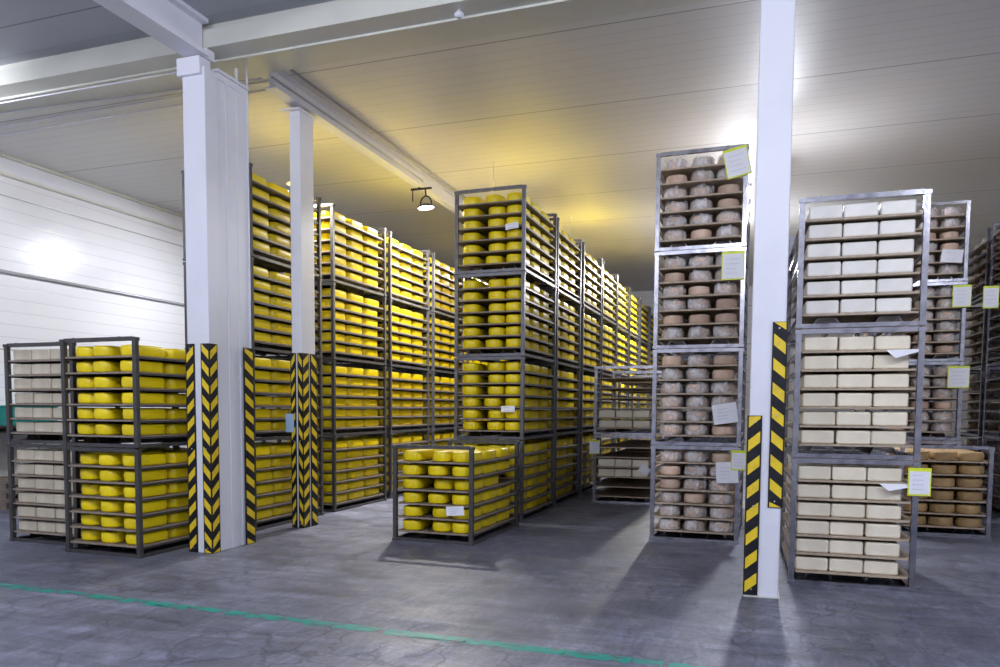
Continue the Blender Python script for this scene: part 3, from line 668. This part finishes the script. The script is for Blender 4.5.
# ------------------------------------------------------------------ pipes and conduits
def pipe(name, pts, r, m, label, cat='pipe'):
    bm = bmesh.new(); tube(bm, pts, r, 8); o = obj(name, bm, mats=m); return tag(o, label, cat)
pipe('cable_conduit', [(-5.22, 7.6, 5.20), (-5.22, 11.7, 5.20), (-5.22, 11.75, 5.185)], 0.014, M['conduit'], 'grey conduit along the side of the long white beam above the third column', 'conduit')
pipe('cable_conduit', [(-5.16, 7.6, 5.385), (-5.16, 20, 5.385)], 0.014, M['conduit'], 'dark conduit under the ceiling beside the long white beam', 'conduit')
pipe('ceiling_pipe', [(XL, 7.50, 5.30), (-5.5, 7.80, 5.30)], 0.012, M['paint'], 'upper white pipe under the ceiling left of the double column')
pipe('ceiling_pipe', [(XL, 8.12, 5.37), (-5.46, 8.02, 5.37)], 0.012, M['paint'], 'middle white pipe under the ceiling left of the double column')
pipe('ceiling_pipe', [(XL, 8.40, 5.38), (-5.46, 8.25, 5.38)], 0.010, M['paint'], 'thinnest white pipe under the ceiling left of the double column')
pipe('fluorescent_tube', [(-10.5, 6.87, 5.05), (-5.60, 6.87, 5.05)], 0.009, M['paint'], 'long thin white tube under the beam left of the double column', 'pipe')
pipe('wall_rail', [(XL+0.03, 5, 3.61), (XL+0.03, YB, 3.61)], 0.028, M['conduit'], 'grey rail running along the panelled left wall', 'rail')
t = tag(empty('ceiling_sensor', (-2.62, 6.7, 5.08)), 'small white round sensor under the cross beam at top', 'sensor')
bm = bmesh.new(); lathe(bm, [(0.018, -0.07), (0.042, -0.055), (0.045, -0.035), (0.03, -0.02), (0.012, 0.0)], 16); obj('dome', bm, t, mats=M['paint'])

# ------------------------------------------------------------------ floor line
bm = bmesh.new(); rn = random.Random(3)
def frag(x0, x1, y0, y1):
    n = 5; top = [(x0+(x1-x0)*i/n, y1+rn.uniform(-0.008, 0.004)) for i in range(n+1)]; bot = [(x0+(x1-x0)*i/n+rn.uniform(-0.02, 0.02), y0+rn.uniform(-0.004, 0.008)) for i in range(n+1)]
    for i in range(n):
        a, b, c, d = bot[i], bot[i+1], top[i+1], top[i]
        A = [bm.verts.new((*p, 0.0015)) for p in (a, b, c, d)]; bm.faces.new(A)
x = -9.0
while x < 6:
    worn = max(0.15, min(1.0, (-x-0.8)/3.0))
    l = rn.uniform(0.10, 0.35)*(1.6-worn)
    yc = 4.70-0.024*(x+6)
    if rn.random() > 0.5*worn: frag(x, x+l, yc-0.062, yc+0.058)
    else:
        frag(x, x+l, yc+rn.uniform(-0.05, 0.01), yc+0.058)
        if rn.random() < 0.6: frag(x, x+l*0.7, yc-0.062, yc-0.03)
    x += l+(rn.uniform(0.005, 0.05) if rn.random() < 0.25+0.5*worn else 0)
m = mat('worn_green_paint', (0.0, 0.27, 0.22), 0.45, noise=(11, (0.10, 0.12, 0.14), 0.53, 0.60, (1, 2.2, 1)))
tag(obj('floor_line', bm, mats=m), 'worn teal-green painted line across the concrete floor', 'floor marking')

# ------------------------------------------------------------------ things at the far left wall
def pallet(z, label, x=-10.3, y=8.6):
    t = tag(empty('wooden_pallet', (x, y, z)), label, 'pallet', 'stacked pallets by the left wall')
    bm = bmesh.new()
    for k in range(6): box(bm, -0.6, 0.6, -0.4+k*0.14, -0.3+k*0.14, 0.122, 0.142)
    obj('deck', bm, t, mats=M['wood'])
    for yy in (-0.36, 0, 0.36):
        bm = bmesh.new()
        for xx in (-0.53, 0, 0.53): box(bm, xx-0.06, xx+0.06, yy-0.04, yy+0.04, 0.02, 0.10)
        box(bm, -0.6, 0.6, yy-0.04, yy+0.04, 0, 0.02); box(bm, -0.6, 0.6, yy-0.04, yy+0.04, 0.10, 0.122)
        obj('bearer', bm, t, mats=M['wood'])
for k, n in enumerate(('bottom', 'middle', 'top')): pallet(k*0.1425, 'dark wooden pallet at the far left edge, %s of the pile' % n)
t = tag(empty('plastic_crate', (-10.78, 8.6, 1.22)), 'teal plastic crate on a wall shelf behind the far left stack', 'crate')
bm = bmesh.new(); box(bm, -0.28, 0.28, -0.6, 0.75, 0, 0.03); box(bm, -0.28, -0.26, -0.6, 0.75, 0.03, 0.28); box(bm, 0.26, 0.28, -0.6, 0.75, 0.03, 0.28)
box(bm, -0.26, 0.26, -0.6, -0.58, 0.03, 0.28); box(bm, -0.26, 0.26, 0.73, 0.75, 0.03, 0.28)
for k in range(9): box(bm, 0.28, 0.288, -0.58+k*0.16, -0.56+k*0.16, 0.02, 0.27)
obj('body', bm, t, mats=M['teal'])
bm = bmesh.new(); box(bm, -0.29, 0.292, -0.61, 0.76, 0.28, 0.30); obj('lid', bm, t, mats=M['teal'])
t = tag(empty('wall_shelf', (-11.2, 8.6, 1.16)), 'thin grey shelf on the left wall carrying a teal crate', 'shelf')
bm = bmesh.new(); box(bm, 0.0, 0.75, -1.0, 1.0, 0.03, 0.058); box(bm, 0.0, 0.75, -1.0, 1.0, -0.05, -0.03); obj('shelf', bm, t, mats=M['dull'])
bm = bmesh.new()
for yy in (-0.9, 0.9): box(bm, 0.0, 0.72, yy-0.02, yy+0.02, -0.03, 0.03); prism(bm, [(0, -0.4), (0.02, -0.4), (0.6, -0.05), (0.56, -0.05)], 1, yy-0.015, yy+0.015)
obj('bracket', bm, t, mats=M['dull'])
